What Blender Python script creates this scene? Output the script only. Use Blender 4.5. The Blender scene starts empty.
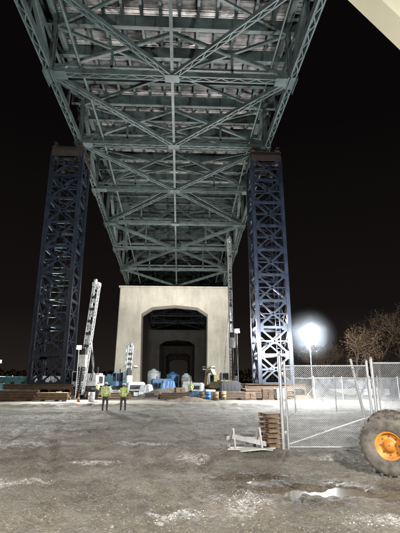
import bpy, bmesh, math, random
from mathutils import Vector, Matrix, noise, Euler
random.seed(7)
D=bpy.data
scene=bpy.context.scene
COL=scene.collection

# ---------------------------------------------------------------- builder
class MB:
    def __init__(s): s.v=[];s.f=[];s.m=[];s.sm=[]
    def add(s,vs,fs,m=0,smooth=False):
        b=len(s.v); s.v+= [tuple(p) for p in vs]
        for f in fs: s.f.append(tuple(b+i for i in f)); s.m.append(m); s.sm.append(smooth)
    def beam(s,p1,p2,w,h,m=0,up=(0,0,1),w2=None,h2=None):
        p1=Vector(p1);p2=Vector(p2);d=(p2-p1)
        if d.length<1e-6:return
        d.normalize();u=Vector(up)
        if abs(d.dot(u))>.98:u=Vector((0,1,0)) if abs(d.y)<.9 else Vector((1,0,0))
        a=d.cross(u).normalized();b=a.cross(d).normalized()
        w2=w if w2 is None else w2;h2=h if h2 is None else h2
        vs=[]
        for p,ww,hh in((p1,w,h),(p2,w2,h2)):
            for i,j in((-1,-1),(1,-1),(1,1),(-1,1)): vs.append(p+a*(i*ww/2)+b*(j*hh/2))
        s.add(vs,[(0,1,2,3),(7,6,5,4),(0,4,5,1),(1,5,6,2),(2,6,7,3),(3,7,4,0)],m)
    def box(s,c,sz,m=0,rz=0,R=None):
        c=Vector(c);M=R if R is not None else Matrix.Rotation(rz,3,'Z')
        vs=[c+M@Vector((i*sz[0]/2,j*sz[1]/2,k*sz[2]/2)) for k in(-1,1) for i,j in((-1,-1),(1,-1),(1,1),(-1,1))]
        s.add(vs,[(3,2,1,0),(4,5,6,7),(0,1,5,4),(1,2,6,5),(2,3,7,6),(3,0,4,7)],m)
    def tube(s,p1,p2,r1,r2=None,n=10,m=0,cap=True,smooth=True):
        r2=r1 if r2 is None else r2
        p1=Vector(p1);p2=Vector(p2);d=(p2-p1).normalized()
        u=Vector((0,0,1)) if abs(d.z)<.9 else Vector((1,0,0))
        a=d.cross(u).normalized();b=d.cross(a).normalized();vs=[]
        for p,r in((p1,r1),(p2,r2)):
            for i in range(n):
                t=2*math.pi*i/n;vs.append(p+a*(r*math.cos(t))+b*(r*math.sin(t)))
        s.add(vs,[(i,(i+1)%n,n+(i+1)%n,n+i) for i in range(n)],m,smooth)
        if cap:
            s.add(vs[:n],[tuple(range(n-1,-1,-1))],m);s.add(vs[n:],[tuple(range(n))],m)
    def lathe(s,c,axis,prof,n=24,m=0,smooth=True):
        c=Vector(c);d=Vector(axis).normalized()
        u=Vector((0,0,1)) if abs(d.z)<.9 else Vector((1,0,0))
        a=d.cross(u).normalized();b=d.cross(a).normalized();vs=[]
        for r,t in prof:
            for i in range(n):
                q=2*math.pi*i/n;vs.append(c+d*t+a*(r*math.cos(q))+b*(r*math.sin(q)))
        fs=[]
        for k in range(len(prof)-1):
            for i in range(n):
                j=(i+1)%n;fs.append((k*n+i,k*n+j,(k+1)*n+j,(k+1)*n+i))
        s.add(vs,fs,m,smooth)
    def ibeam(s,p1,p2,h,w,m=0,t=.04):
        p1=Vector(p1);p2=Vector(p2);z=Vector((0,0,1))
        s.beam(p1+z*(h/2-t/2),p2+z*(h/2-t/2),w,t,m);s.beam(p1-z*(h/2-t/2),p2-z*(h/2-t/2),w,t,m)
        s.beam(p1,p2,t,h-2*t,m)
    def laced(s,p1,p2,w,h,m=0,t=.1,step=None,up=(0,0,1)):
        p1=Vector(p1);p2=Vector(p2);d=p2-p1;L=d.length;d.normalize();u=Vector(up)
        if abs(d.dot(u))>.98:u=Vector((0,1,0))
        a=d.cross(u).normalized();b=a.cross(d).normalized()
        for k in(-1,1): s.beam(p1+a*k*(w/2-t/2),p2+a*k*(w/2-t/2),t,h,m,up)
        step=step or w*1.1
        n=max(1,int(L/step))
        for i in range(n):
            q0=p1+d*(L*i/n);q1=p1+d*(L*(i+1)/n);k=1 if i%2 else -1
            o=b*-1*(h/2-.02)
            s.beam(q0+a*k*(w/2-t)+o,q1-a*k*(w/2-t)+o,.09,.025,m,up)
    def build(s,name,mats,parent=None,loc=None):
        me=D.meshes.new(name);me.from_pydata(s.v,[],s.f)
        for x in mats:me.materials.append(x)
        me.polygons.foreach_set('material_index',s.m);me.polygons.foreach_set('use_smooth',s.sm)
        me.update();o=D.objects.new(name,me);COL.objects.link(o)
        if parent:o.parent=parent
        if loc:o.location=loc
        return o
def empty(name,loc=(0,0,0),rz=0):
    o=D.objects.new(name,None);o.location=loc;o.rotation_euler=(0,0,rz);o.empty_display_size=.5;COL.objects.link(o);return o

# ---------------------------------------------------------------- materials
def mat(name,c1,c2=None,scale=3,rough=.6,metal=0,bump=0,detail=6,streak=0,lo=.35,hi=.65):
    m=D.materials.new(name);m.use_nodes=True;nt=m.node_tree;N=nt.nodes;L=nt.links
    b=N['Principled BSDF'];b.inputs['Roughness'].default_value=rough;b.inputs['Metallic'].default_value=metal
    c2=c2 or tuple(x*.6 for x in c1)
    tc=N.new('ShaderNodeTexCoord');nz=N.new('ShaderNodeTexNoise');nz.inputs['Scale'].default_value=scale;nz.inputs['Detail'].default_value=detail
    nz.inputs['Roughness'].default_value=.65
    L.new(tc.outputs['Object'],nz.inputs['Vector'])
    r=N.new('ShaderNodeValToRGB');r.color_ramp.elements[0].position=lo;r.color_ramp.elements[1].position=hi
    r.color_ramp.elements[0].color=(*c2,1);r.color_ramp.elements[1].color=(*c1,1)
    L.new(nz.outputs['Fac'],r.inputs['Fac']);out=r.outputs['Color']
    if streak:
        mp=N.new('ShaderNodeMapping');mp.inputs['Scale'].default_value=(.6,.6,.12);L.new(tc.outputs['Object'],mp.inputs[0])
        n3=N.new('ShaderNodeTexNoise');n3.inputs['Scale'].default_value=1.6;n3.inputs['Detail'].default_value=9;n3.inputs['Roughness'].default_value=.7;L.new(mp.outputs[0],n3.inputs['Vector'])
        r3=N.new('ShaderNodeValToRGB');r3.color_ramp.elements[0].position=.34;r3.color_ramp.elements[1].position=.58
        r3.color_ramp.elements[0].color=(1-streak,1-streak,1-streak*1.1,1);r3.color_ramp.elements[1].color=(1,1,1,1);L.new(n3.outputs['Fac'],r3.inputs[0])
        mx=N.new('ShaderNodeMix');mx.data_type='RGBA';mx.blend_type='MULTIPLY';mx.inputs[0].default_value=1;L.new(out,mx.inputs[6]);L.new(r3.outputs[0],mx.inputs[7]);out=mx.outputs[2]
    L.new(out,b.inputs['Base Color'])
    if bump:
        bp=N.new('ShaderNodeBump');bp.inputs['Strength'].default_value=bump;bp.inputs['Distance'].default_value=.02
        n2=N.new('ShaderNodeTexNoise');n2.inputs['Scale'].default_value=scale*6;L.new(tc.outputs['Object'],n2.inputs['Vector'])
        L.new(n2.outputs['Fac'],bp.inputs['Height']);L.new(bp.outputs['Normal'],b.inputs['Normal'])
    return m
def emis(name,col,st):
    m=D.materials.new(name);m.use_nodes=True;b=m.node_tree.nodes['Principled BSDF']
    b.inputs['Base Color'].default_value=(.8,.8,.8,1);b.inputs['Emission Color'].default_value=(*col,1);b.inputs['Emission Strength'].default_value=st;return m
M_steel=mat('bridge_paint',(.085,.112,.108),(.034,.044,.043),.8,.48,.0,0,8,0,.3,.62)
M_steel2=mat('bridge_paint_dim',(.08,.10,.098),(.045,.058,.058),.6,.6)
M_deck=mat('deck_form',(.50,.46,.45),(.13,.125,.12),.3,.5,.3,0,8,0,.40,.58)
M_tower=mat('tower_steel',(.021,.027,.046),(.009,.012,.02),1.2,.38,.2)
M_cap=mat('jacking_head_steel',(.05,.035,.028),(.022,.018,.016),2,.6,.1)
M_rust=mat('rusty_steel',(.10,.055,.03),(.04,.028,.018),2,.75,.1,.3)
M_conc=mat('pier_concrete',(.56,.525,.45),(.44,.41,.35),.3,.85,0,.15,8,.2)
M_conc2=mat('far_concrete_dimmed',(.26,.245,.22),(.2,.19,.17),.3,.85,0,.15,8,.2)  # far piers: weaker light put into a darker concrete colour
M_tim=mat('timber',(.20,.13,.08),(.10,.065,.04),4,.8,0,.3)
M_wht=mat('white_paint',(.72,.73,.75),(.42,.42,.42),2,.45)
M_gry=mat('grey_tarp',(.42,.43,.43),(.25,.25,.26),2,.6)
M_cream=mat('cream_paint',(.46,.41,.30),(.42,.38,.28),.5,.5)
M_blue=mat('blue_paint',(.05,.17,.36),(.03,.09,.2),2,.45)
M_teal=mat('teal_tarp',(.10,.28,.31),(.05,.14,.16),2,.6)
M_org=mat('orange_paint',(.62,.25,.02),(.30,.12,.03),4,.5,0,0,8)
M_yel=mat('yellow_paint',(.50,.31,.04),(.25,.17,.04),4,.5,0,0,8)
M_rub=mat('tyre_rubber',(.15,.135,.115),(.045,.042,.038),5,.9,0,.5)
M_blk=mat('black_parts',(.03,.03,.032),(.015,.015,.015),4,.6)
M_galv=mat('galvanised',(.50,.52,.54),(.34,.35,.37),5,.4,.5)
M_glass=mat('dark_glass',(.02,.025,.03),(.015,.02,.02),1,.08)
M_hiv=mat('hi_vis',(.50,.68,.08),(.36,.5,.06),6,.7,0,.2)
M_refl=mat('reflective_tape',(.8,.8,.78),(.7,.7,.7),5,.35)
M_trou=mat('trousers',(.06,.065,.08),(.03,.03,.04),6,.85,0,.3)
M_skin=mat('skin',(.45,.27,.19),(.38,.22,.15),8,.55)
M_boot=mat('boots',(.1,.06,.03),(.05,.03,.02),8,.7)
M_hair=mat('hair',(.05,.03,.02),(.02,.015,.01),20,.7)
M_bark=mat('bark',(.15,.10,.065),(.08,.055,.04),3,.9,0,.4)
M_leaf=mat('dry_leaf',(.19,.11,.05),(.09,.055,.03),1.5,.8)
M_E=emis('flood_lens',(1,.97,.9),60);M_EB=emis('floodlight_glare',(.88,.95,1),1500);M_EG=emis('lamp_green',(.45,1,.75),80)
M_Es=emis('small_lens',(1,.95,.85),30)

# ---------------------------------------------------------------- camera
cam=D.cameras.new('Camera');co=D.objects.new('Camera',cam);COL.objects.link(co);scene.camera=co
cam.sensor_fit='VERTICAL';cam.sensor_height=36;cam.lens=410/533*36;cam.clip_end=3000;cam.clip_start=.1
co.location=(0,0,2.0);co.rotation_euler=(math.radians(90+15.47),0,math.radians(-2.7))

# ---------------------------------------------------------------- world
w=D.worlds.new('World');scene.world=w;w.use_nodes=True;N=w.node_tree.nodes;L=w.node_tree.links
bg=N['Background'];tc=N.new('ShaderNodeTexCoord');sp=N.new('ShaderNodeSeparateXYZ');cr=N.new('ShaderNodeValToRGB')
L.new(tc.outputs['Generated'],sp.inputs[0]);L.new(sp.outputs['Z'],cr.inputs[0]);L.new(cr.outputs[0],bg.inputs[0])
e=cr.color_ramp.elements;e[0].position=0;e[0].color=(.019,.0155,.0135,1);e[1].position=.55;e[1].color=(.003,.0022,.0024,1)
e2=cr.color_ramp.elements.new(.16);e2.color=(.0075,.0058,.0055,1)
bg.inputs[1].default_value=1

# ---------------------------------------------------------------- ground
def sstep(a,b,x):
    t=max(0,min(1,(x-a)/(b-a)));return t*t*(3-2*t)
def blob(x,y,cx,cy,rx,ry,n):
    d=math.sqrt(((x-cx)/rx)**2+((y-cy)/ry)**2)+n*.8
    return 1-sstep(.45,1.15,d)
PATCH=[(-7.2,18.5,2.6,2.6),(-5.6,14.3,1.5,.9),(1.15,7.7,.55,.65),(.0,7.0,.5,.28),(.35,11.6,.38,.7),(-3.2,9.2,.9,.25),(-1.2,14.2,1.0,.4),(3.2,6.6,.8,.35),(-2.1,11.2,.7,.25),(-8.5,24,3,2.5),(4.2,11.4,.7,.4)]
PUD=[(2.5,8.3,1.25,.42),(4.1,8.05,.8,.25),(1.5,9.35,.7,.3)]
def rut(x,y):
    h=0
    for (x0,a,c) in((-5.2,.16,.0),(-3.5,.16,.0),(-.6,-.13,.004),(1.1,-.13,.004),(-1.9,.3,-.004),(-.1,.3,-.004),(-4,-.35,.01),(-2.4,-.35,.01)):
        xc=x0+a*(y-8)+c*(y-8)**2+.25*math.sin(y*.35+x0)
        d=abs(x-xc)
        if d<.6:
            h+=-.05*math.exp(-(d/.17)**2)+.032*math.exp(-((d-.3)/.1)**2)
            if d<.2:h+=.014*math.sin(y*26+ (x-xc)*18)
    return h
def hgt(x,y,full=False):
    n1=noise.noise((x*.45,y*.45,0));n2=noise.noise((x*1.7,y*1.7,3));
    n3=noise.noise((x*6,y*6,5));n4=noise.noise((x*14,y*14,9))
    near=1-sstep(24,42,y)
    h=.03+near*(.06*n1+.035*n2+.025*n3+.02*n4+rut(x,y)*(.7+.8*n1))
    st=0
    for p in PATCH: st=max(st,blob(x,y,*p,n2*.9+n3*.9))
    h+=st*.012*(1+n4*2)*near
    wet=0
    for p in PUD:
        b=blob(x,y,*p,n2*.5+n3*.4);wet=max(wet,b)
    h=h*(1-wet*.8)-.075*wet
    b=math.exp(-((y-33.5-n1*1.2)/1.0)**2)*(.2+.12*n2)*(1-sstep(6,8,x))
    h+=max(0,b)
    if full:
        w2=0
        for p in PUD: w2=max(w2,blob(x,y,p[0],p[1],p[2]*1.7,p[3]*2.2,n2*.7))
        return h,st,w2
    return h
def lines(a,b,s0,far,g=1.25):
    r=[a];x=a
    while x<b: x+=s0;r.append(x)
    st=s0
    while r[-1]<far: st*=g;r.append(r[-1]+st)
    return r
xr=lines(0,9,.055,900,1.07);xs=[-x for x in xr[:0:-1]]+xr
ys=[-900,-300,-100,-40,-15,-5,0,3];y=5.2;ys.append(4.6)
while y<900:
    ys.append(y);y+=max(.045,(y-4)*.009) if y<60 else (y-50)*.12+.6
nx=len(xs);ny=len(ys);vs=[];A=[];B=[]
for y in ys:
    for x in xs:
        if abs(x)<60 and -6<y<60: h,s_,w_=hgt(x,y,True)
        else: h,s_,w_=.03,0,0
        vs.append((x,y,h));A.append(s_);B.append(w_)
fs=[(j*nx+i,j*nx+i+1,(j+1)*nx+i+1,(j+1)*nx+i) for j in range(ny-1) for i in range(nx-1)]
me=D.meshes.new('ground');me.from_pydata(vs,[],fs)
for nm,dat in(('stone',A),('wet',B)):
    at=me.attributes.new(nm,'FLOAT','POINT');at.data.foreach_set('value',dat)
me.polygons.foreach_set('use_smooth',[True]*len(fs));g=D.objects.new('ground',me);COL.objects.link(g)
m=D.materials.new('dirt_gravel');m.use_nodes=True;nt=m.node_tree;N=nt.nodes;L=nt.links;b=N['Principled BSDF']
tc=N.new('ShaderNodeTexCoord')
def nz(sc,de=6,ro=.6):
    n=N.new('ShaderNodeTexNoise');n.inputs['Scale'].default_value=sc;n.inputs['Detail'].default_value=de;n.inputs['Roughness'].default_value=ro;L.new(tc.outputs['Object'],n.inputs['Vector']);return n.outputs['Fac']
def ramp(f,c0,c1,p0=.35,p1=.65):
    r=N.new('ShaderNodeValToRGB');r.color_ramp.elements[0].position=p0;r.color_ramp.elements[1].position=p1
    r.color_ramp.elements[0].color=(*c0,1);r.color_ramp.elements[1].color=(*c1,1);L.new(f,r.inputs[0]);return r.outputs[0]
def mix(f,a,c,bt='MIX'):
    x=N.new('ShaderNodeMix');x.data_type='RGBA';x.blend_type=bt
    if isinstance(f,float):x.inputs[0].default_value=f
    else:L.new(f,x.inputs[0])
    L.new(a,x.inputs[6]);L.new(c,x.inputs[7]);return x.outputs[2]
def math_(op,a,c):
    x=N.new('ShaderNodeMath');x.operation=op;x.use_clamp=True
    for i,q in enumerate((a,c)):
        if isinstance(q,(int,float)):x.inputs[i].default_value=q
        else:L.new(q,x.inputs[i])
    return x.outputs[0]
base=ramp(nz(.4,9,.76),(.10,.087,.068),(.255,.232,.195),.38,.60)
fine=ramp(nz(18,8,.8),(.35,.35,.35),(1.35,1.33,1.3),.32,.68)
c=mix(1.0,base,fine,'MULTIPLY')
vo=N.new('ShaderNodeTexVoronoi');vo.inputs['Scale'].default_value=26;L.new(tc.outputs['Object'],vo.inputs['Vector'])
sepc=N.new('ShaderNodeSeparateColor');L.new(vo.outputs['Color'],sepc.inputs[0])
peb=math_('GREATER_THAN',sepc.outputs[0],.84)
pcol=ramp(sepc.outputs[1],(.13,.12,.10),(.38,.36,.32),.1,.9)
near_=math_('LESS_THAN',vo.outputs['Distance'],.42)
pebm=math_('MULTIPLY',peb,near_)
c=mix(pebm,c,pcol)
as_=N.new('ShaderNodeAttribute');as_.attribute_name='stone';aw=N.new('ShaderNodeAttribute');aw.attribute_name='wet'
sm=math_('MULTIPLY',as_.outputs['Fac'],ramp(nz(7,9,.88),(0,0,0),(1,1,1),.44,.54))
scol=mix(1.0,ramp(sepc.outputs[2],(.40,.40,.39),(.72,.72,.71),.0,1),ramp(nz(30,4,.8),(.6,.6,.6),(1.1,1.1,1.1),.3,.7),'MULTIPLY')
c=mix(sm,c,scol)
wm=math_('MULTIPLY',aw.outputs['Fac'],ramp(nz(3,6,.7),(.5,.5,.5),(1,1,1),.35,.6))
dk=N.new('ShaderNodeRGB');dk.outputs[0].default_value=(.45,.4,.35,1)
c2=mix(1.0,c,dk.outputs[0],'MULTIPLY');c=mix(wm,c,c2)
L.new(c,b.inputs['Base Color'])
dm=math_('MULTIPLY',ramp(nz(.8,7,.7),(0,0,0),(1,1,1),.48,.62),.15)
rg=math_('ADD',math_('MULTIPLY',wm,.4),dm);x=N.new('ShaderNodeMath');x.operation='SUBTRACT';x.inputs[0].default_value=.97;L.new(rg,x.inputs[1]);L.new(x.outputs[0],b.inputs['Roughness'])
bp=N.new('ShaderNodeBump');bp.inputs['Strength'].default_value=1;bp.inputs['Distance'].default_value=.035
hm=math_('ADD',math_('MULTIPLY',nz(25,8,.8),.6),math_('MULTIPLY',math_('SUBTRACT',.5,vo.outputs['Distance']),.7))
L.new(hm,bp.inputs['Height']);L.new(bp.outputs[0],b.inputs['Normal']);me.materials.append(m)
Mw=D.materials.new('puddle_water');Mw.use_nodes=True;q=Mw.node_tree.nodes['Principled BSDF'];q.inputs['Base Color'].default_value=(.15,.122,.088,1);q.inputs['Roughness'].default_value=.12
nn=Mw.node_tree.nodes.new('ShaderNodeTexNoise');nn.inputs['Scale'].default_value=6;bb=Mw.node_tree.nodes.new('ShaderNodeBump');bb.inputs['Strength'].default_value=.06
Mw.node_tree.links.new(nn.outputs['Fac'],bb.inputs['Height']);Mw.node_tree.links.new(bb.outputs[0],q.inputs['Normal'])
W=MB()
for i,p in enumerate(PUD):
    n=56;vs=[(p[0]+math.cos(2*math.pi*k/n)*p[2]*1.12,p[1]+math.sin(2*math.pi*k/n)*p[3]*1.15,-.026-.006*i) for k in range(n)]
    W.add(vs,[tuple(range(n))],0)
W.build('puddle_water',[Mw])
S=MB()
bmx=bmesh.new();bmesh.ops.create_icosphere(bmx,subdivisions=1,radius=1)
iv=[v.co.copy() for v in bmx.verts];iff=[tuple(v.index for v in f.verts) for f in bmx.faces];bmx.free()
def stone(x,y,r,m):
    z=hgt(x,y);q=Euler((random.random()*6,random.random()*6,random.random()*6)).to_matrix()
    sx,sy,sz=(random.uniform(.6,1.2) for _ in range(3));vs=[]
    for v in iv:
        p=q@Vector((v.x*sx,v.y*sy,v.z*sz))*r*random.uniform(.8,1.1);vs.append((x+p.x,y+p.y,z+p.z*.7+r*.2))
    S.add(vs,iff,m)
for i in range(5600):
    y=5.5+random.random()**1.7*20;x=random.uniform(-.6,.6)*(y*1.05)+.05*y
    stone(x,y,random.uniform(.006,.016)*(1+(random.random()>.97)*1.6),random.choice((0,1,1)))
for p in PATCH:
    for i in range(int(240*p[2]*p[3])+80):
        a=random.random()*6.28;r=random.random()**.6
        x=p[0]+math.cos(a)*r*p[2];y=p[1]+math.sin(a)*r*p[3]
        if y<24: stone(x,y,random.uniform(.007,.017),2 if random.random()<.5 else 0)
Ms1=mat('stone_grey',(.24,.225,.195),(.15,.14,.12),9,.85);Ms2=mat('stone_brown',(.18,.15,.115),(.1,.085,.065),9,.85);Ms3=mat('stone_pale',(.55,.55,.53),(.4,.4,.38),9,.8)
S.build('gravel',[Ms1,Ms2,Ms3])

# ---------------------------------------------------------------- bridge
XL,XR=-13.7,11.3;XC=(XL+XR)/2
PIERS=[105,200,295]
def zl(y):
    if y<52.5: d=105-y if y>10 else 95
    else: d=min(abs(y-p) for p in PIERS)
    return 25.7+6.8*min(1,d/55)
ZU=39.4
br=empty('steel_truss_bridge')
def span(pts,name,mt,rich=True):
    T=MB();F=MB();LB=MB()
    for i,y in enumerate(pts):
        z=zl(y);lastp=i==len(pts)-1
        for X in(XL,XR):
            T.laced((X,y,z),(X,y,ZU),.62,.5,0,.12,1.0,up=(1,0,0))
            T.box((X-.36,y,z),(.05,2.4,1.7),0);T.box((X+.36,y,z),(.05,2.4,1.7),0)
            T.box((X,y,z-.42),(1.0,1.8,.05),0)
            if not lastp:
                y2=pts[i+1];z2=zl(y2)
                for s in(-1,1):T.beam((X+s*.27,y,z),(X+s*.27,y2,z2),.14,.8)
                T.beam((X,y,z+.38),(X,y2,z2+.38),.66,.05)
                n=int((y2-y)/.9)
                for k in range(n):
                    a=k/n;c=(k+1)/n;s=.2 if k%2 else -.2
                    T.beam((X-s,y+(y2-y)*a,z+(z2-z)*a-.38),(X+s,y+(y2-y)*c,z+(z2-z)*c-.38),.1,.03)
                T.beam((X,y,ZU),(X,y2,ZU),.6,.7)
                if i%2==0:T.laced((X,y,z),(X,y2,ZU),.55,.5,0,.12,1.1,up=(1,0,0))
                else:T.laced((X,y,ZU),(X,y2,z2),.55,.5,0,.12,1.1,up=(1,0,0))
                ym=(y+y2)/2;zm=(z+z2)/2
                T.beam((X,ym,zm),(X,ym,(zm+ZU)/2),.3,.3);T.beam((X,ym,(zm+ZU)/2),(X,y if i%2==0 else y2,(zm+ZU)/2),.25,.25)
        LB.laced((XL,y,z),(XR,y,z),.75,.55,0,.14,.9)
        LB.beam((XL,y,z+.9),(XR,y,z+.9),.25,.25)
        zt=ZU-1.4
        LB.laced((XL,y,z+.3),(XC,y,zt),.4,.35,0,.1,.8,up=(0,1,0));LB.laced((XR,y,z+.3),(XC,y,zt),.4,.35,0,.1,.8,up=(0,1,0))
        LB.beam((XL+6.2,y,z+.3),(XL+6.2,y,(z+zt)/2+.2),.25,.25);LB.beam((XR-6.2,y,z+.3),(XR-6.2,y,(z+zt)/2+.2),.25,.25)
        LB.box((XC,y,z-.3),(1.5,1.1,.05),0)
        for X,s in((XL,1),(XR,-1)): LB.box((X+s*1.0,y,z-.31),(1.4,1.2,.05),0)
    for i in range(len(pts)-1):
        y,y2=pts[i],pts[i+1];z,z2=zl(y),zl(y2)
        conv= i in CONV if rich else i%2==0
        for X in(XL,XR):
            if conv:LB.laced((X,y,z-.05),(XC,y2,z2-.05),.6,.42,0,.13,.8)
            else:LB.laced((XC,y,z-.05),(X,y2,z2-.05),.6,.42,0,.13,.8)
        LB.ibeam((XC,y,z+.2),(XC,y2,z2+.2),.45,.3)
        LB.tube((XL+3.1,y,z+.55),(XL+3.1,y2,z2+.55),.16,n=8);LB.tube((XR-2.2,y,z+1.0),(XR-2.2,y2,z2+1.0),.1,n=8)
        for a,c in((XL,XR),(XR,XL)):LB.beam((a,y,ZU-1.0),(c,y2,ZU-1.0),.28,.3)
        nf=3 if rich else 2
        for k in range(nf):
            yy=y+(y2-y)*k/nf
            F.ibeam((XL-1.6,yy,ZU-.1),(XR+1.6,yy,ZU-.1),1.5,.5,0,.06)
            x=XL
            while x<XR: F.box((x,yy+.0,ZU-.1),(.03,.5,1.36),0);x+=2.1
    y0,y1=pts[0],pts[-1]
    x=XL-1.2
    while x<XR+1.4:
        F.ibeam((x,y0,ZU+1.0),(x,y1,ZU+1.0),.7,.3,0,.04);x+=2.05
    T.build('truss_chords_and_webs_'+name,[mt],br);LB.build('lateral_bracing_'+name,[mt],br);F.build('floor_beams_'+name,[mt],br)
    Dk=MB()
    Dk.box((XC,(y0+y1)/2,ZU+1.6),(XR-XL+3.4,y1-y0,.3),0)
    st_=.55 if rich else 1.6
    yy=y0+.3
    while yy<y1: Dk.box((XC,yy,ZU+1.40),(XR-XL+3.0,st_*.45,.1),0);yy+=st_
    for X in(XL-1.7,XR+1.7):
        Dk.box((X,(y0+y1)/2,ZU+1.5),(.3,y1-y0,.9),1);Dk.box((X,(y0+y1)/2,ZU+2.5),(.22,y1-y0,1.0),2)
    Dk.build('deck_'+name,[M_deck,mt,M_conc],br)
P=[-15,-2,10.5,23,36,49,60,71,82,93.5,105]
CONV={1,2,3,4,5,7,9}
span(P,'near',M_steel)
span([105+95*k/8 for k in range(9)],'mid',M_steel2,False);span([200+95*k/8 for k in range(9)],'far',M_steel2,False);span([295+95*k/8 for k in range(9)],'end',M_steel2,False)

def pier(y,cm):
    o=empty('concrete_bridge_pier',(0,y,0))
    Bm=bmesh.new();cx=-1.5;W_=13.9;ow=8.3;ht=24.7;oh=19.9;dp=5
    prof=[(cx-W_-.5,-.5),(cx-W_,ht),(cx+W_,ht),(cx+W_+.5,-.5),(cx+ow-.3,-.5),(cx+ow,oh-1.9),(cx+ow-2.6,oh-.2),(cx,oh+.35),(cx-ow+2.6,oh-.2),(cx-ow,oh-1.9),(cx-ow+.3,-.5)]
    vv=[Bm.verts.new((x,-dp/2,z)) for x,z in prof];f=Bm.faces.new(vv)
    r=bmesh.ops.extrude_face_region(Bm,geom=[f]);bmesh.ops.translate(Bm,vec=(0,dp,0),verts=[v for v in r['geom'] if isinstance(v,bmesh.types.BMVert)])
    bmesh.ops.recalc_face_normals(Bm,faces=Bm.faces)
    mm=D.meshes.new('portal');Bm.to_mesh(mm);Bm.free();mm.materials.append(cm);po=D.objects.new('portal_frame',mm);COL.objects.link(po);po.parent=o
    bv=po.modifiers.new('b','BEVEL');bv.width=.12;bv.segments=1;bv.limit_method='ANGLE'
    b=MB()
    b.box((cx,0,ht+.15),(2*W_+.6,dp+.5,.4),0)
    for X in(XL,XR):b.box((X,0,ht+.6),(1.8,2.2,.5),1)
    for X in(cx-11.1,cx+11.1):b.box((X,0,.5),(7.6,7,1.6),0)
    b.build('cap_and_footing',[cm,M_steel2],o)
    return o
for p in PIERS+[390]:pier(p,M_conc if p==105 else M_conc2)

# ---------------------------------------------------------------- shoring towers
def tower(X,Y):
    o=empty('shoring_tower',(X,Y,0));b=MB();w=3.7;z0=1.6;z1=30.4;n=9;H=(z1-z0)/n;h=w/2
    cs=[(-h,-h),(h,-h),(h,h),(-h,h)]
    for x,y in cs:
        b.beam((x,y,z0),(x,y,z1),.38,.38)
        for s in(-1,1):b.beam((x+s*.2,y,z0),(x+s*.2,y,z1),.04,.5)
    for k in range(n+1):
        z=z0+k*H
        for i in range(4):
            a=cs[i];c=cs[(i+1)%4]
            b.beam((*a,z),(*c,z),.24,.3)
            if k<n:
                b.beam((*a,z),(*c,z+H),.14,.2);b.beam((*c,z),(*a,z+H),.14,.2)
                mx=((a[0]+c[0])/2,(a[1]+c[1])/2)
                b.beam((*a,z+H/2),(*c,z+H/2),.12,.14)
                b.box((mx[0],mx[1],z+H/2),(.5 if a[1]==c[1] else .06,.06 if a[1]==c[1] else .5,.5),0)
                for q in(a,c): b.box((q[0]+(mx[0]-q[0])*.13,q[1]+(mx[1]-q[1])*.13,z),(.8 if a[1]==c[1] else .08,.08 if a[1]==c[1] else .8,.9),0)
        b.beam((*cs[0],z),(*cs[2],z),.1,.12)
    for s in(-.25,.25):b.beam((s+.6,-h+.5,z0),(s+.6,-h+.5,z1),.05,.05)
    for k in range(int((z1-z0)/.4)):b.beam((.35,-h+.5,z0+k*.4),(.85,-h+.5,z0+k*.4),.03,.03)
    b.build('lattice_legs',[M_tower],o)
    c=MB()
    for s in(-1,0,1):c.ibeam((-2.1,s*1.7,z1+.45),(2.1,s*1.7,z1+.45),.9,.5,0,.06)
    for s in(-1,1):c.ibeam((s*1.6,-2.2,z1+1.15),(s*1.6,2.2,z1+1.15),.5,.45,0,.05)
    for s in(-1,1):
        for t in(-1,1):c.tube((s*1.5,t*1.6,z1-.9),(s*1.5,t*1.6,z1),.3,n=10)
    for s in (-1,1): c.box((0,s*2.05,z1-.1),(3.9,.06,.8),0);c.box((s*2.05,0,z1-.1),(.06,3.9,.8),0)
    c.build('jacking_head',[M_cap],o)
    return o
tower(-14.9,50);tower(11.0,50)
def grillage(x0,x1,y0,y1,seed):
    random.seed(seed);o=empty('steel_beam_grillage',((x0+x1)/2,(y0+y1)/2,0));b=MB();X=(x1-x0)/2;Y=(y1-y0)/2
    for i in range(5):b.beam((-X,-Y+2*Y*i/4,.22),(X,-Y+2*Y*i/4,.22),.9,.34,1)
    n=int((x1-x0)/1.1)
    for i in range(n):
        x=-X+.5+i*(2*X-1)/(n-1);b.ibeam((x,-Y-.1,.72),(x,Y+.1,.72),.62,.5,0,.05)
    for i in range(4):b.ibeam((-X+.3+random.uniform(-.3,.2),-Y+.3+(2*Y-.6)*i/3,1.3),(X-.3,-Y+.3+(2*Y-.6)*i/3,1.3),.52,.5,0,.05)
    b.build('beams',[M_rust,M_tim],o)
grillage(-19,-11.2,46.5,53.5,1);grillage(7,14.2,46.5,53.5,2)

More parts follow.
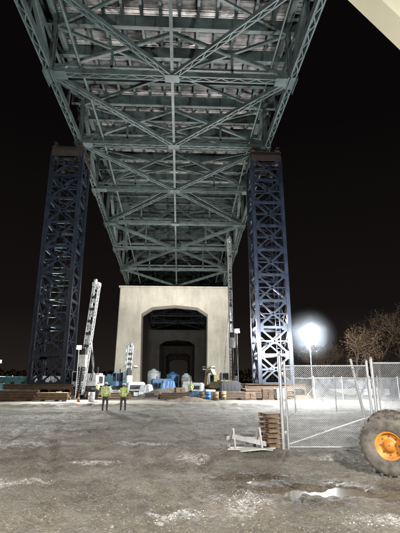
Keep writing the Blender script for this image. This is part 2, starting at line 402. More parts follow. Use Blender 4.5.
# ---------------------------------------------------------------- lights & fixtures
def spot(name,loc,tgt,power,size,col=(1,.97,.92),blend=.6,rad=.3,parent=None):
    l=D.lights.new(name,'SPOT');l.energy=power;l.spot_size=math.radians(size);l.spot_blend=blend;l.color=col;l.shadow_soft_size=rad
    o=D.objects.new(name,l);COL.objects.link(o);o.location=loc
    o.rotation_euler=(Vector(tgt)-Vector(loc)).to_track_quat('-Z','Y').to_euler()
    if parent:o.parent=parent
    return o
def light_tower(loc,h,aims,power,size,lens=M_E,pmat=M_yel,sc=1.0,col=(1,.97,.92)):
    o=empty('work_light_tower',loc);b=MB()
    b.box((0,0,.8),(1.3,2.0,.8),1);b.box((0,.1,1.26),(1.2,1.7,.12),1)
    for s in(-1,1):
        b.lathe((s*.72,0,.34),(1,0,0),[(.1,-.1),(.33,-.1),(.35,-.05),(.35,.05),(.33,.1),(.1,.1)],16,2)
        b.beam((s*.6,1,.3),(s*1.3,1.3,.3),.08,.08);b.beam((s*1.3,1.3,.3),(s*1.3,1.3,0),.06,.06)
    b.beam((0,-1,.4),(0,-2.1,.4),.1,.1)
    b.beam((0,.6,.6),(0,.6,h*.55),.16,.16);b.beam((0,.6,h*.5),(0,.6,h),.1,.1);b.beam((-.9,.6,h),(.9,.6,h),.08,.08)
    n=len(aims)
    for i,t in enumerate(aims):
        x=-.75+1.5*i/max(1,n-1);c=Vector((x,.6,h+.3));d=(Vector(t)-Vector(loc)-c).normalized()
        R=d.to_track_quat('Y','Z').to_matrix()
        b.box(c,(.48*sc,.22,.42*sc),0,R=R);b.box(c+d*.115,(.42*sc,.012,.36*sc),3,R=R);b.beam((x,.6,h),c,.05,.05)
        spot('flood_%d'%(i+1),c+d*.3,Vector(t)-Vector(loc),power,size,parent=o,rad=.25,col=col)
    b.build('mast_and_trailer',[M_galv,pmat,M_rub,lens],o)
    return o
light_tower((-9,-3,0),5,[(-4,34,34)],40000,75,col=(.95,1,.97))  # unseen tower behind the camera, added to light the truss from below
light_tower((9,-6,0),5,[(2,36,34)],30000,75,col=(.95,1,.97))  # second added uplight out of view, also for the truss
light_tower((-7.5,64,0),3.6,[(-4,84,28),(-6,105,7),(-1,58,34)],30000,80,M_Es)
light_tower((4.5,66,0),3.6,[(2,86,28),(4,105,7),(2,56,34)],30000,80,M_Es)

# right floodlight; its blown-out glare is shaped as an oversized glowing ball
o=empty('glare_floodlight',(12.6,40,0));b=MB()
for k in range(3):
    a=k*2.1+.3;b.tube((math.cos(a)*1.1,math.sin(a)*1.1,.0),(0,0,1.3),.03,n=6)
b.tube((0,0,.6),(0,0,5.6),.05,.04,n=8);b.build('tripod_mast',[M_galv],o)
b=MB();pr=[(.72*math.sin(math.pi*i/16)+.001,-.66*math.cos(math.pi*i/16)) for i in range(17)]
b.lathe((0,0,6.15),(0,0,1),pr,28,0);b.build('glare_ball',[M_EB],o)
ms=D.materials.new('bloom_volume');ms.use_nodes=True;N=ms.node_tree.nodes;L=ms.node_tree.links  # added scatter volume standing in for the floodlight's bloom
N.remove(N['Principled BSDF']);vsn=N.new('ShaderNodeVolumeScatter');vsn.inputs['Anisotropy'].default_value=.3;vsn.inputs['Color'].default_value=(.9,.95,1,1)
tcn=N.new('ShaderNodeTexCoord');ln=N.new('ShaderNodeVectorMath');ln.operation='LENGTH';L.new(tcn.outputs['Object'],ln.inputs[0])
mr=N.new('ShaderNodeMapRange');mr.interpolation_type='SMOOTHSTEP';mr.inputs['From Min'].default_value=.4;mr.inputs['From Max'].default_value=2.9;mr.inputs['To Min'].default_value=.006;mr.inputs['To Max'].default_value=0
L.new(ln.outputs['Value'],mr.inputs['Value']);L.new(mr.outputs[0],vsn.inputs['Density']);L.new(vsn.outputs[0],N['Material Output'].inputs['Volume'])
bmx=bmesh.new();bmesh.ops.create_icosphere(bmx,subdivisions=3,radius=2.95);mm=D.meshes.new('bloom_volume');bmx.to_mesh(mm);bmx.free();mm.materials.append(ms)
mo=D.objects.new('bloom_volume',mm);COL.objects.link(mo);mo.parent=o;mo.location=(0,0,6.15)
def pole_lamp(loc,h,lens,aim,power,size=150,r=.22,col=(1,.97,.92)):
    o=empty('site_flood_lamp',loc);b=MB();b.tube((0,0,0),(0,0,h),.06,.04,n=8);b.box((0,0,.06),(.7,.7,.12),0)
    d=(Vector(aim)-Vector(loc)-Vector((0,0,h))).normalized();R=d.to_track_quat('Y','Z').to_matrix()
    b.box((0,0,h+.1),(r*2.4,.2,r*2),0,R=R);b.box(Vector((0,0,h+.1))+d*.11,(r*2.1,.02,r*1.7),1,R=R)
    b.build('pole_and_head',[M_galv,lens],o);spot('flood',Vector((0,0,h+.1))+d*.3,Vector(aim)-Vector(loc),power,size,parent=o,col=col)
pole_lamp((-10.9,45.5,0),5.3,M_E,(-5,26,0),17000)
pole_lamp((8.0,58,0),8.6,M_E,(0,34,0),24000,r=.3)
pole_lamp((-25.2,60,0),4.4,M_EG,(-16,45,0),6000,col=(.7,1,.9))
pole_lamp((-23.5,75,0),6,M_EG,(-16,55,0),3000,col=(.7,1,.9))
light_tower((5.5,-7,0),8.5,[(0,13,0)],23000,105,col=(1,.95,.87))  # unseen tower behind the camera, added to brighten the foreground ground
light_tower((-6.5,-8,0),8.5,[(-3,14,0)],17000,105,col=(1,.95,.87))  # added out-of-view fill for the left foreground

# ---------------------------------------------------------------- drill rigs
def lattice(b,p0,p1,w,m=0,n=20,r=.05):
    p0=Vector(p0);p1=Vector(p1);d=(p1-p0).normalized();a=d.cross(Vector((0,1,0))).normalized();c=a.cross(d).normalized();h=w/2
    cs=[a*i*h+c*j*h for i,j in((-1,-1),(1,-1),(1,1),(-1,1))]
    for q in cs:b.beam(p0+q,p1+q,r*2,r*2,m)
    for k in range(n):
        u=p0+(p1-p0)*(k/n);v=p0+(p1-p0)*((k+1)/n)
        for i in range(4):
            q,s=cs[i],cs[(i+1)%4]
            b.beam(u+q,u+s,r,r,m);b.beam((u+q) if k%2 else (u+s),(v+s) if k%2 else (v+q),r,r,m)
def rig(loc,rz,H,lean,body,mast=M_wht,mw=.62):
    o=empty('drill_rig',loc,rz);b=MB()
    for s in(-1,1):
        b.box((s*1.25,0,.5),(.6,3.4,.75),1)
        for e_ in(-1,1):b.tube((s*1.55,e_*1.7,.5),(s*.95,e_*1.7,.5),.42,n=16,m=1)
        for k in range(12):b.box((s*1.25,-1.7+k*.31,.9),(.66,.12,.08),1);b.box((s*1.25,-1.7+k*.31,.1),(.66,.12,.08),1)
    b.box((0,0,.95),(1.6,2.2,.4),1);b.tube((0,0,1.1),(0,0,1.35),.8,n=20,m=1)
    b.box((0,.7,1.95),(2.3,3.0,1.2),0);b.box((0,1.5,2.65),(1.9,1.3,.25),0);b.box((0,2.35,1.9),(2.3,.35,1.3),2)
    for k in range(5):b.box((1.17,.3+k*.3,2.0),(.03,.18,.8),1)
    b.tube((.6,1.3,2.7),(.6,1.3,3.5),.08,n=8,m=1)
    b.box((-.75,-1.35,2.1),(.95,1.2,1.7),0);b.box((-.75,-1.96,2.35),(.8,.03,1.0),3);b.box((-1.235,-1.35,2.35),(.03,.95,1.0),3);b.box((-.265,-1.35,2.35),(.03,.95,1.0),3)
    b.build('crawler_and_house',[body,M_blk,M_blk,M_glass],o)
    t=MB();y=-2.4;top=(lean*H,y,H)
    lattice(t,(0,y,.5),top,mw,0,int(H/.8),.055)
    t.box((lean*H,y,H+.2),(mw*1.3,.8,.4),0);t.tube((lean*H-.12,y-.45,H+.45),(lean*H+.12,y-.45,H+.45),mw*.5,n=16)
    for k in range(5):
        z=H*(.45+.11*k);t.box((lean*z,y-mw*.6,z),(mw*.9,.15,.3),1)
    zz=H*.32;t.box((lean*zz,y-.62,zz),(.7,.7,1.3),0);t.box((lean*zz,y-.62,zz+1),(.5,.5,.7),1)
    t.tube((lean*zz,y-.62,zz),(lean*.3,y-.62,.1),.13,n=8,m=1)
    for k in range(14):
        z=.3+k*(zz-1.0)/14;t.lathe((lean*z,y-.62,z),(0,0,1),[(.12,0),(.33,.05),(.12,.1)],12,1)
    t.beam((-.5,.2,2.4),(lean*H*.55-.1,y+.3,H*.55),.14,.14);t.beam((.5,.2,2.4),(lean*H*.55+.1,y+.3,H*.55),.14,.14)
    t.tube((lean*H,y-.9,H+.5),(lean*zz,y-.62,zz+1.3),.025,n=5,m=1)
    for q_ in(0,.16):
        pp=None
        for k in range(15):
            a=k/14;p=Vector((.45+q_+.45*math.sin(a*3.14),y+.3+1.2*(1-a),2+(zz+2-2)*a-q_))
            if pp:t.tube(pp,p,.045,n=6,m=1)
            pp=p
    t.build('mast',[mast,M_blk],o)
rig((-10.6,50,0),math.radians(-8),12.6,.085,M_wht);rig((6.5,57.5,0),math.radians(6),21,.0,M_gry,mast=M_gry,mw=.4)
rig((-8.2,58,0),math.radians(30),6.0,.05,M_blue)

# excavator
def excavator(loc,rz,body):
    o=empty('crawler_excavator',loc,rz);b=MB()
    for s in(-1,1):
        b.box((0,s*1.0,.42),(2.8,.5,.55),1)
        for e_ in(-1,1):b.tube((e_*1.4,s*.75,.42),(e_*1.4,s*1.25,.42),.34,n=14,m=1)
        for k in range(10):b.box((-1.35+k*.3,s*1.0,.73),(.14,.54,.07),1)
    b.tube((0,0,.6),(0,0,.95),.6,n=18,m=1);b.box((-.3,0,1.3),(2.6,2.1,.6),0);b.box((-1.2,0,1.75),(.9,2.0,.5),0)
    b.box((.45,.6,2.0),(1.0,.8,1.3),0);b.box((.96,.6,2.1),(.03,.66,.95),2);b.box((.45,.19,2.15),(.8,.03,.85),2);b.box((.45,1.01,2.15),(.8,.03,.85),2)
    b.beam((.8,-.15,1.5),(2.3,-.15,3.3),.35,.5,0,up=(0,1,0));b.beam((2.2,-.15,3.3),(3.7,-.15,3.0),.32,.42,0,up=(0,1,0));b.beam((3.55,-.15,3.15),(4.0,-.15,1.2),.26,.34,0,up=(0,1,0))
    b.tube((1.2,-.15,1.4),(2.1,-.15,2.7),.07,n=8,m=1);b.tube((2.4,-.15,3.65),(3.6,-.15,3.4),.06,n=8,m=1)
    pr=[(4.25,1.25),(4.45,.8),(4.3,.35),(3.9,.15),(3.6,.3),(3.75,.9)]
    vs=[(x,-.5,z) for x,z in pr]+[(x,.2,z) for x,z in pr];n=len(pr)
    b.add(vs,[tuple(range(n)),tuple(range(2*n-1,n-1,-1))]+[(i,i+n,(i+1)%n+n,(i+1)%n) for i in range(n-1)],1)
    b.build('body_and_arm',[body,M_blk,M_glass],o)
M_mach=mat('faded_machine_paint',(.30,.22,.09),(.12,.10,.06),3,.6)
excavator((5.2,54.5,0),math.radians(118),M_mach)

# ---------------------------------------------------------------- site clutter
def compressor(name,loc,rz,body,L_=3.2,H=1.5):
    o=empty(name,loc,rz);b=MB()
    b.box((0,0,.5),(L_,1.5,.15),1);b.box((0,0,.55+H/2),(L_-.3,1.5,H-.2),0);b.box((0,0,.55+H-.05),(L_-.6,1.3,.12),0)
    for k in range(4):b.box((-L_/2+.6+k*(L_-1.2)/3,-.765,.6+H*.45),(.45,.03,H*.4),1)
    for s in(-1,1):
        for e_ in(-.5,.5):b.lathe((e_,s*.82,.33),(0,1,0),[(.08,-.1),(.31,-.1),(.33,0),(.31,.1),(.08,.1)],16,2)
    b.beam((L_/2,0,.45),(L_/2+1,0,.35),.1,.1,1);b.tube((-.6,.3,.5+H),(-.6,.3,.9+H),.06,n=8,m=1)
    b.build('body',[body,M_blk,M_rub],o)
compressor('air_compressor',(-2.6,60,0),.25,M_blue,3.0,1.6);compressor('generator',(2.0,54,0),-.3,M_gry,2.2,1.1);compressor('air_compressor',(-5.9,56,0),.5,M_wht,2.6,1.2)
compressor('generator',(5.6,47.5,0),.05,M_blk,2.4,1.3);compressor('air_compressor',(-21.5,55,0),.0,M_teal,5,1.8);compressor('generator',(-19.5,64,0),.2,M_wht,4,2)
def tank(loc,r,h,mt,name='slurry_tank'):
    o=empty(name,loc);b=MB();b.lathe((0,0,.5),(0,0,1),[(.01,0),(r,.0),(r,h),(r*.85,h+.25),(.3,h+.4),(.3,h+.55),(.01,h+.55)],24,0)
    for k in range(4):
        a=k*1.57+.7;b.beam((r*.9*math.cos(a),r*.9*math.sin(a),0),(r*.9*math.cos(a),r*.9*math.sin(a),.6),.12,.12,1)
    for z in(.5,.5+h*.5,.45+h):b.lathe((0,0,z),(0,0,1),[(r,0),(r+.04,0),(r+.04,.08),(r,.08)],24,1)
    b.tube((r+.1,0,.4),(r+.1,0,h+.6),.05,n=6,m=1);b.build('tank',[mt,M_galv],o)
tank((-4.1,66,0),.9,2.6,M_wht);tank((-1.2,67,0),.9,2.2,M_blue);tank((.9,64,0),.7,1.9,M_wht)
def drum(loc,mt):
    o=empty('steel_drum',loc);b=MB();b.lathe((0,0,0),(0,0,1),[(.01,.01),(.29,.01),(.29,.3),(.31,.31),(.29,.32),(.29,.58),(.31,.59),(.29,.6),(.29,.87),(.27,.87),(.27,.85),(.01,.85)],18,0);b.build('shell',[mt],o)
random.seed(3)
for i,(x,y) in enumerate([(2.2,43),(2.9,43.8),(3.6,42.7),(4.5,44.1),(-8.3,41),(-12.0,43.2)]):drum((x,y,.02),[M_rust,M_blue,M_tim,M_mach,M_wht,M_rust][i%6])
def pallet(loc,rz,mt,n=4,name='material_pallet'):
    o=empty(name,loc,rz);b=MB()
    for k in range(5):b.box((-.5+k*.25,0,.13),(.12,1.0,.025),1)
    for k in(-1,0,1):b.box((0,k*.44,.06),(1.2,.1,.1),1)
    for k in range(n):
        for i in(-1,1):
            for j in(-1,1):b.box((i*.28+random.uniform(-.03,.03),j*.23,.25+k*.2),(.52,.42,.185),0,rz=random.uniform(-.05,.05))
    b.build('bags',[mt,M_tim],o)
for x,y,mt in((-1.5,46,M_gry),(0,49,M_tim),(3.4,47.5,M_wht),(-3.4,49,M_blk),(-6.9,47,M_wht),(7.2,43.6,M_tim),(8.9,43.2,M_rust),(10.2,43.7,M_gry),(-5.0,52,M_wht),(1.8,51,M_blue)):pallet((x,y,.02),random.uniform(-.4,.4),mt,random.randint(2,5))
def timber_stack(loc,rz,L_,n,rows,name='timber_stack',mt=M_tim):
    o=empty(name,loc,rz);b=MB()
    for k in(-.35,.35):b.box((k*L_,0,.06),(.12,n*.24,.12),0)
    for r in range(rows):
        for i in range(n):b.box((random.uniform(-.1,.1),(i-(n-1)/2)*.24,.24+r*.23),(L_*random.uniform(.9,1.05),.2,.2),0,rz=random.uniform(-.02,.02))
    b.build('baulks',[mt],o)
timber_stack((-16.5,43,.02),.05,5,5,4,mt=M_rust);timber_stack((-12.2,42.3,.02),-.1,3,4,3);timber_stack((9.5,45,.02),.02,5,4,4,mt=M_rust);timber_stack((4.8,44.8,0.02),.1,4,4,3,mt=M_rust);timber_stack((-22,47,.02),.1,4,5,3)
def tarp(loc,rz,sx,sy,h,mt,seed):
    o=empty('tarpaulin_covered_stack',loc,rz);b=MB();n=22;vs=[]
    for j in range(n+1):
        for i in range(n+1):
            x=i/n*2-1;y=j/n*2-1;e_=max(abs(x),abs(y));z=h*(1-sstep(.62,1.0,e_))+.14*noise.noise((x*3,y*3,seed))+.05*noise.noise((x*9,y*9,seed))
            k=1+.06*noise.noise((x*6+9,y*6,seed));vs.append((x*sx*k*(.8+.2*e_),y*sy*k*(.8+.2*e_),max(0,z)))
    b.add(vs,[(j*(n+1)+i,j*(n+1)+i+1,(j+1)*(n+1)+i+1,(j+1)*(n+1)+i) for j in range(n) for i in range(n)],0,False)
    b.build('tarp',[mt],o)
tarp((-1.6,57,0),.2,1.2,1.0,1.9,M_blue,1);tarp((-4.2,54,0),-.3,.9,.9,1.4,M_wht,4);tarp((1.0,60,0),.1,1.0,.9,1.8,M_gry,7);tarp((-7.9,46.5,0),.2,.8,.8,1.3,M_wht,12);tarp((-20.5,49,0),.2,1.8,1.0,1.6,M_teal,13)
def pipes(loc,rz,L_,mt,r=.09):
    o=empty('pipe_bundle',loc,rz);b=MB()
    for row in range(4):
        for i in range(6-row):b.tube((-L_/2+random.uniform(-.2,.2),(i-(5-row)/2)*r*2.05,r+.12+row*r*1.75),(L_/2,(i-(5-row)/2)*r*2.05,r+.12+row*r*1.75),r,n=8)
    for k in(-.3,.3):b.box((k*L_,0,.06),(.1,1.4,.11),1)
    b.build('pipes',[mt,M_tim],o)
pipes((-.5,43.5,.02),.1,3,M_rust);pipes((-6.5,44,.02),-.15,3,M_rust);pipes((-24,51,.02),.1,5,M_gry)
def mound(loc,rx,ry,h,seed):
    b=MB();n=26;vs=[];fs=[]
    for j in range(n+1):
        for i in range(n+1):
            x=(i/n*2-1);y=(j/n*2-1);r=math.hypot(x,y)
            z=h*max(0,1-r)**.8*(1+.5*noise.noise((x*3+seed,y*3,seed)))+.12*noise.noise((x*9,y*9,seed))*(r<1)-.05
            vs.append((x*rx,y*ry,z))
    for j in range(n):
        for i in range(n):fs.append((j*(n+1)+i,j*(n+1)+i+1,(j+1)*(n+1)+i+1,(j+1)*(n+1)+i))
    b.add(vs,fs,0,True);b.build('spoil_mound',[Msp],None,loc)
Msp=mat('spoil',(.17,.135,.10),(.08,.065,.05),2,.95,0,.8)
mound((-1.5,52.5,0),4.5,2.5,1.1,3);mound((-6,62,0),3.5,2.2,1.6,8);mound((17,55,0),5,3,1.3,5);mound((3,74,0),6,3,1.6,11);mound((1,40.5,0),2.6,1.2,.5,14)
def barrier(x,y,rz=0):
    o=empty('jersey_barrier',(x,y,.02),rz);b=MB();pr=[(-.3,0),(-.3,.08),(-.18,.33),(-.09,.81),(.09,.81),(.18,.33),(.3,.08),(.3,0)];n=len(pr);Lh=1.5
    vs=[(-Lh,p[0],p[1]) for p in pr]+[(Lh,p[0],p[1]) for p in pr]
    b.add(vs,[(i,n+i,n+(i+1)%n,(i+1)%n) for i in range(n)]+[tuple(range(n)),tuple(range(2*n-1,n-1,-1))],0);b.build('block',[M_conc],o)
for k in range(6):barrier(-32+k*3.1,62,.02)
for k in range(5):barrier(15+k*3.1,58,-.03)
def cone(x,y):
    o=empty('traffic_cone',(x,y,hgt(x,y)));b=MB();b.box((0,0,.02),(.36,.36,.04),1);b.lathe((0,0,.04),(0,0,1),[(.14,0),(.105,.22)],14,0);b.lathe((0,0,.26),(0,0,1),[(.105,0),(.075,.16)],14,2);b.lathe((0,0,.42),(0,0,1),[(.075,0),(.03,.28),(.01,.29)],14,0);b.build('cone',[M_org,M_blk,M_refl],o)
for x,y in((-9.5,41),(3.9,45)):cone(x,y)

# ---------------------------------------------------------------- chain link fence
def chain(b,p0,p1,z0,z1,sp,r,m):
    p0=Vector((*p0,0));p1=Vector((*p1,0));Lx=(p1-p0).length;d=(p1-p0)/Lx;H=z1-z0
    t=-H
    while t<Lx:
        for s in(0,1):
            a0,a1=max(t,0),min(t+H,Lx)
            if a1>a0:
                if s==0:q0,q1=z0+(a0-t),z0+(a1-t)
                else:q0,q1=z1-(a0-t),z1-(a1-t)
                o_=Vector((-d.y,d.x,0))*(.004 if s else -.004)
                b.beam(p0+d*a0+Vector((0,0,q0))+o_,p0+d*a1+Vector((0,0,q1))+o_,r,r,m)
        t+=sp
def fence(pts,z1,sp,r,pr,name='chain_link_fence'):
    o=empty(name,(0,0,0));b=MB()
    for i in range(len(pts)-1):
        p,q=pts[i],pts[i+1];chain(b,p,q,.1,z1,sp,r,1)
        b.tube((*p,z1),(*q,z1),pr*.7,n=8);b.tube((*p,.1),(*q,.1),pr*.35,n=6)
    for p in pts:
        b.tube((*p,-.1),(*p,z1+.12),pr,n=10);b.lathe((*p,z1+.12),(0,0,1),[(pr*1.15,0),(pr*.8,.05),(.005,.07)],10)
    b.build('posts_and_mesh',[M_galv,M_galv],o)
fence([(3.22,12.9),(5.75,12.75)],2.42,.062,.0042,.035,'site_gate')
fence([(5.9,12.75),(8.9,12.4),(11.9,12.1),(15,11.8)],2.5,.062,.0042,.045)
o=empty('fence_corner_post',(3.08,12.95,0));b=MB();b.tube((0,0,-.1),(0,0,2.72),.055,n=12);b.lathe((0,0,2.72),(0,0,1),[(.065,0),(.05,.05),(.005,.08)],12)
for z in(.5,1.4,2.2):b.box((.06,0,z),(.14,.04,.06),0)
b.beam((.12,.02,.15),(2.66,-.17,.95),.03,.03);b.build('post',[M_galv],o)
o=empty('fence_brace_post',(5.55,13.1,0));b=MB();b.tube((.25,0,0),(-.15,0,2.65),.04,n=10);b.beam((.25,0,.02),(1.2,.4,.02),.06,.04);b.build('post',[M_galv],o)
fence([(14,44),(17,44),(20,44),(23,44),(26,44),(29,44),(33,44),(37,44)],2.2,.2,.014,.05)
fence([(7.3,27),(10,27.2),(13,27.5),(16,28),(19,28),(22,28),(26,28)],2.1,.12,.007,.04)
fence([(-34,57),(-31,57),(-28,57),(-25,57),(-22,57),(-19,57)],2.4,.22,.016,.05)

# ---------------------------------------------------------------- barricade and pallets near gate
random.seed(12)
o=empty('wooden_pallet_stack',(2.80,13.35,hgt(2.8,13.35)),.25);b=MB()
for k in range(7):
    z=.02+k*.142;r_=random.uniform(-.12,.12);ox=random.uniform(-.05,.05)
    for i in(-1,0,1):b.box((ox,i*.3,z+.05),(.46,.07,.085),0,rz=r_)
    for i in range(5):b.box((ox-.2+i*.1,0,z+.108),(.075,.72,.022),0,rz=r_)
b.build('pallets',[M_tim],o)
o=empty('a_frame_barricade',(2.0,13.2,hgt(2.0,13.2)),.25);b=MB()
for x in(-.45,.4):
    for s in(-1,1):b.beam((x,s*.28,0),(x+.04,s*.03,.55),.045,.09,0)
b.beam((-.5,-.17,.36),(.6,-.17,.10),.03,.13,0);b.beam((-.55,.17,.28),(.55,.17,.2),.03,.1,0)
b.build('frame',[M_gry],o)
o=empty('scrap_timber',(2.0,12.6,hgt(2,12.6)+.03),.0);b=MB()
for a in((-.6,.1,.5,-.15),(-.3,-.25,.75,.05),(-.5,.35,.2,.05),(.1,.3,.6,-.3)):b.beam((a[0],a[1],.03),(a[2],a[3],.06),.09,.04,0)
b.build('planks',[M_gry],o)

# ---------------------------------------------------------------- loader, bottom right
def wheel(b,c,ax,R,Wd,mt,mr):
    ax=Vector(ax).normalized();h=Wd/2
    b.lathe(c,ax,[(R*.46,-h*.75),(R*.52,-h*.95),(R*.78,-h),(R*.93,-h*.85),(R*.965,-h*.6),(R*.965,h*.6),(R*.93,h*.85),(R*.78,h),(R*.52,h*.95),(R*.46,h*.75)],40,mt)
    b.lathe(c,ax,[(R*.48,-h*.72),(R*.43,-h*.8),(R*.40,-h*.3),(R*.2,-h*.25),(R*.2,-h*.6),(.01,-h*.62)],28,mr)
    b.lathe(c,ax,[(R*.48,h*.72),(R*.40,h*.5),(.01,h*.4)],28,mr)
    u=Vector((0,0,1));a=ax.cross(u).normalized();u=a.cross(ax)
    for k in range(22):
        for s in(-1,1):
            t=2*math.pi*(k+.5*(s>0))/22;t2=t+.10
            d=a*math.cos(t)+u*math.sin(t);d2=a*math.cos(t2)+u*math.sin(t2)
            b.beam(Vector(c)+d*R*.975+ax*s*h*.12,Vector(c)+d2*R*.955+ax*s*h*.95,.055,.05,mt,up=d)
    for k in range(8):
        t=k*math.pi/4;d=a*math.cos(t)+u*math.sin(t);b.tube(Vector(c)+d*R*.3-ax*h*.26,Vector(c)+d*R*.3-ax*h*.36,.02,n=6,m=mt)
o=empty('wheel_loader',(4.55,9.35,hgt(4.4,9.1)-.02),math.radians(-27));b=MB()
wheel(b,(0,0,.61),(.18,1,.0),.62,.42,2,1)
wheel(b,(0,1.75,.61),(0,1,0),.62,.42,2,1);wheel(b,(2.9,0,.61),(0,1,0),.62,.42,2,1);wheel(b,(2.9,1.75,.61),(0,1,0),.62,.42,2,1)
b.tube((0,.1,.61),(0,1.7,.61),.12,n=10,m=3);b.tube((2.9,.1,.61),(2.9,1.7,.61),.12,n=10,m=3)
b.box((1.75,.87,.8),(3.3,.9,.5),0);b.box((.52,-.30,.5),(.42,.34,.62),0);b.box((.52,-.30,.83),(.5,.4,.05),3);b.box((.305,-.30,.5),(.02,.24,.4),3)
b.box((3.0,.87,1.4),(1.5,1.3,.8),0);b.box((3.05,.87,1.84),(1.35,1.2,.08),0)
for k in range(5):b.box((2.6+k*.2,.215,1.4),(.1,.02,.5),3)
b.box((1.75,.87,1.15),(1.2,1.4,.3),0)
for x in(1.35,2.2):
    for y in(.3,1.45):b.beam((x,y,1.3),(x,y,2.6),.07,.07,3)
b.box((1.78,.87,2.64),(1.15,1.4,.1),0);b.box((1.78,.27,1.95),(.8,.03,1.0),4)
b.build('machine',[M_org,M_org,M_rub,M_blk,M_glass],o)

# crane off to the right, boom reaching across the top corner
o=empty('mobile_crane',(19,14,0));b=MB()
b.box((2,0,1.25),(9,2.6,.6),0)
for x in(-1.5,.2,3.6,5.3):
    for s in(-1.2,1.2):wheel(b,(x,s,.6),(0,1,0),.6,.4,1,2)
b.box((0,0,2.0),(4,2.4,.9),0);b.box((2.4,0,2.4),(1.2,2.6,1.4),2);b.box((-1.5,-1.4,2.5),(1.6,.9,1.5),0);b.box((-1.5,-1.86,2.7),(1.2,.03,.9),3)
b.box((6.2,-.5,2.1),(1.3,1.5,1.5),0)
for x in(-2.6,6.6):
    b.beam((x,-2.9,.9),(x,2.9,.9),.3,.25,0)
    for s in(-2.9,2.9):b.tube((x,s,.9),(x,s,.05),.1,n=8,m=2);b.box((x,s,.05),(.6,.6,.08),2)
p=Vector((1.2,0,3.0));q=Vector((-11.0,-2.0,15.1));d=(q-p).normalized()
b.beam(p,p+d*7,.95,1.2,0);b.beam(p+d*6.9,p+d*21.5,.85,1.05,0);b.beam(p+d*21.4,p+d*28,.65,.8,0)
for t in(6.95,21.45):b.beam(p+d*(t-.15),p+d*(t+.1),1.02 if t<10 else .9,1.28 if t<10 else 1.12,2)
b.tube((-.8,0,2.4),p+d*6,.16,n=12,m=2)
b.build('chassis_and_boom',[M_cream,M_rub,M_blk,M_glass],o)

# ---------------------------------------------------------------- trees
def tree(loc,H,seed,leafy=1.0):
    random.seed(seed);o=empty('bare_tree',loc);b=MB();lf=MB()
    def br_(p,d,L_,r,lv):
        segs=3 if lv<3 else 2;q=p
        for s in range(segs):
            d=(d+Vector((random.gauss(0,.13),random.gauss(0,.13),random.gauss(.02,.08)))).normalized()
            n=q+d*(L_/segs);b.tube(q,n,r*(1-s/segs*.4),r*(1-(s+1)/segs*.4),n=6 if lv<2 else 3,cap=False);q=n
            if lv>=1 and lv<5 and s<segs-1 and random.random()<.6:
                e_=(d+Vector((random.gauss(0,.7),random.gauss(0,.7),random.gauss(.1,.4)))).normalized();br_(q,e_,L_*.6,r*.45,lv+1)
        if lv<5:
            for k in range(3 if lv<2 else random.choice((2,3))):
                sp_=.55 if lv==0 else .6
                e_=(d+Vector((random.gauss(0,sp_),random.gauss(0,sp_),random.gauss(.05,.3)))).normalized();br_(q,e_,L_*random.uniform(.62,.8),r*.58,lv+1)
        else:
            for k in range(int(3*leafy)):
                c=q+Vector((random.gauss(0,.2),random.gauss(0,.2),random.gauss(0,.2)));u=Vector((random.gauss(0,1),random.gauss(0,1),random.gauss(0,1))).normalized()*.09;v=u.orthogonal().normalized()*.06
                lf.add([c-u,c+v,c+u,c-v],[(0,1,2,3)],0)
    br_(Vector((0,0,-.1)),Vector((0,0,1)),H*.27,H*.02,0)
    b.build('branches',[M_bark],o)
    if lf.v:lf.build('leaves',[M_leaf],o)
for i,(x,y,h) in enumerate([(23.5,56,12.5),(27.5,57,14.5),(31,58,16),(35,56,16),(29,66,16),(22.5,66,11),(38,62,17)]):tree((x,y,0),h,20+i,2)
b=MB();random.seed(5)
for i in range(2600):
    a=random.uniform(-75,75);r=random.uniform(230,300);x=math.sin(math.radians(a))*r;y=math.cos(math.radians(a))*r
    if -30<x<30:continue
    hh=(7+4*noise.noise((x*.03,y*.03,0)))*random.random()**.6
    c=Vector((x,y,hh));u=Vector((random.gauss(0,1),random.gauss(0,1),random.gauss(0,1))).normalized()*1.4;v=u.orthogonal().normalized()*1.2
    b.add([c-u,c+v,c+u,c-v],[(0,1,2,3)],0)
b.build('distant_trees',[M_leaf])

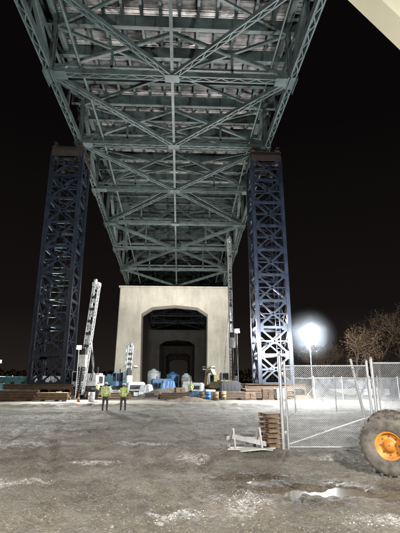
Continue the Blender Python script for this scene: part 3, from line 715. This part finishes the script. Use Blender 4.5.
# ---------------------------------------------------------------- people
def skinmesh(nodes,edges,root,sub=2):
    me=D.meshes.new('t');me.from_pydata([n[0] for n in nodes],edges,[]);ob=D.objects.new('t',me);COL.objects.link(ob)
    sk=ob.modifiers.new('s','SKIN')
    for i,n in enumerate(nodes):
        sv=me.skin_vertices[0].data[i];r=n[1];sv.radius=(r,r) if not isinstance(r,tuple) else r;sv.use_root=(i==root)
    ss=ob.modifiers.new('u','SUBSURF');ss.levels=sub;ss.render_levels=sub
    dg=bpy.context.evaluated_depsgraph_get();dg.update();r=D.meshes.new_from_object(ob.evaluated_get(dg));D.objects.remove(ob);return r
def person(loc,rz,armL,armR,stance,helmet,sc=1.0):
    o=empty('construction_worker',loc,rz);o.scale=(sc,)*3
    n=[((0,0,.96),(.17,.13)),((0,0,1.12),(.165,.125)),((0,-.01,1.30),(.185,.135)),((0,0,1.44),(.15,.11)),((0,0,1.52),.062),((0,-.01,1.60),.055)]
    ed=[(0,1),(1,2),(2,3),(3,4),(4,5)]
    def add(p,r,to):
        n.append((p,r));ed.append((to,len(n)-1));return len(n)-1
    hands=[]
    for s,arm in((-1,armL),(1,armR)):
        a=add((s*.20,0,1.43),.082,3);e_,w_=arm
        a=add(e_,.062,a);a=add(tuple((Vector(e_)*.4+Vector(w_)*.6)),.052,a);a=add(w_,.038,a)
        d=(Vector(w_)-Vector(e_)).normalized();hc=Vector(w_)+d*.07;a=add(tuple(hc),(.042,.022),a)
        hands.append((Vector(w_),hc,d,s))
    for s in(-1,1):
        ft=stance[0 if s<0 else 1]
        a=add((s*.10,0,.88),.105,0);kn=((s*.105+ft[0])/2+s*.01,ft[1]/2-.03,.49);a=add(kn,.075,a);a=add((ft[0],ft[1],.27),.068,a);a=add((ft[0],ft[1]+.01,.09),.055,a)
        a=add((ft[0]+s*.01,ft[1]-.08,.05),.05,a);add((ft[0]+s*.02,ft[1]-.17,.04),.04,a)
    me=skinmesh(n,ed,0)
    for x in(M_hiv,M_refl,M_trou,M_boot,M_skin):me.materials.append(x)
    for p in me.polygons:
        c=p.center;p.use_smooth=True
        if any((c-h[1]).length<.105 and (c-h[0]).dot(h[2])>0 for h in hands):m_=4
        elif c.z>1.53:m_=4
        elif c.z>.90:
            m_=0
            if (1.06<c.z<1.12 or 1.24<c.z<1.28) :m_=1
            if abs(abs(c.x)-.09)<.022 and c.z>1.12:m_=1
        elif c.z>.16:m_=2
        else:m_=3
        p.material_index=m_
    ob=D.objects.new('body',me);COL.objects.link(ob);ob.parent=o
    for w_,hc,d,s in hands:
        side=d.cross(Vector((0,0,1)) if abs(d.z)<.9 else Vector((0,1,0))).normalized();palm=side.cross(d).normalized()
        nn=[(tuple(hc),.018)];ee=[]
        for k,L_ in enumerate((.062,.075,.07,.055)):
            r0=hc+d*.035+side*((k-1.5)*.021)
            nn.append((tuple(r0),.010));ee.append((0,len(nn)-1));nn.append((tuple(r0+d*L_*.5),.009));ee.append((len(nn)-2,len(nn)-1));nn.append((tuple(r0+d*L_*.9+palm*.02*s),.0075));ee.append((len(nn)-2,len(nn)-1))
        nn.append((tuple(hc+side*.045),.011));ee.append((0,len(nn)-1));nn.append((tuple(hc+side*.06+d*.04),.009));ee.append((len(nn)-2,len(nn)-1))
        fm=skinmesh(nn,ee,0,1);fm.materials.append(M_skin);fo=D.objects.new('fingers',fm);COL.objects.link(fo);fo.parent=o
    bm=bmesh.new();bmesh.ops.create_uvsphere(bm,u_segments=20,v_segments=14,radius=1)
    for v in bm.verts:
        x,y,z=v.co;wd=.078*(1-.18*max(0,-z));v.co=Vector((x*wd,y*.098*(1 if y>0 else .95),z*.12))
        if y<-.75 and abs(x)<.3:
            if -.25<z<.1:v.co.y-=.022*(1-abs(x)/.3)
            if .1<z<.3 and abs(x)>.1:v.co.y+=.008
            if -.55<z<-.42:v.co.y+=.005
        if z<-.8 and y<0:v.co.y-=.012
    hm=D.meshes.new('head');bm.to_mesh(hm);bm.free()
    for x in(M_skin,M_hair):hm.materials.append(x)
    for p in hm.polygons:p.use_smooth=True;p.material_index=1 if (p.center.y>.01 and p.center.z>-.05) or p.center.z>.07 else 0
    ho=D.objects.new('head',hm);COL.objects.link(ho);ho.parent=o;ho.location=(0,-.02,1.665)
    b=MB()
    for s in(-1,1):b.lathe((s*.078,-.015,1.66),(s,.2,0),[(.012,-.005),(.03,.004),(.026,.014),(.005,.01)],10,0)
    b.lathe((0,-.01,1.70),(0,0,1),[(.135,0),(.137,.008),(.108,.014),(.106,.05),(.09,.09),(.055,.115),(.001,.122)],24,1)
    b.box((0,-.135,1.705),(.15,.09,.012),1);b.box((0,0,1.80),(.03,.16,.03),1)
    b.build('ears_and_hard_hat',[M_skin,helmet],o)
person((-4.95,29,hgt(-4.95,29)),math.radians(170),((-.27,.03,1.16),(-.24,-.10,.93)),((.28,.02,1.15),(.27,-.04,.90)),((-.13,0),(.13,.06)),M_wht,1.02)
person((-3.78,29.2,hgt(-3.78,29.2)),math.radians(200),((-.30,.05,1.17),(-.18,-.14,1.02)),((.29,.04,1.16),(.2,-.16,1.03)),((-.14,.03),(.15,-.02)),M_wht,.98)
person((-9.0,47.5,.03),math.radians(60),((-.27,.03,1.16),(-.25,-.15,.98)),((.28,.0,1.16),(.2,-.24,1.12)),((-.13,0),(.13,.1)),M_wht,1.0)
person((1.2,46,.03),math.radians(-30),((-.27,.03,1.16),(-.25,-.15,.98)),((.28,.0,1.16),(.2,-.24,1.12)),((-.13,0),(.13,.1)),M_yel,1.0)

scene.view_settings.view_transform='Standard';scene.view_settings.look='None';scene.view_settings.exposure=0
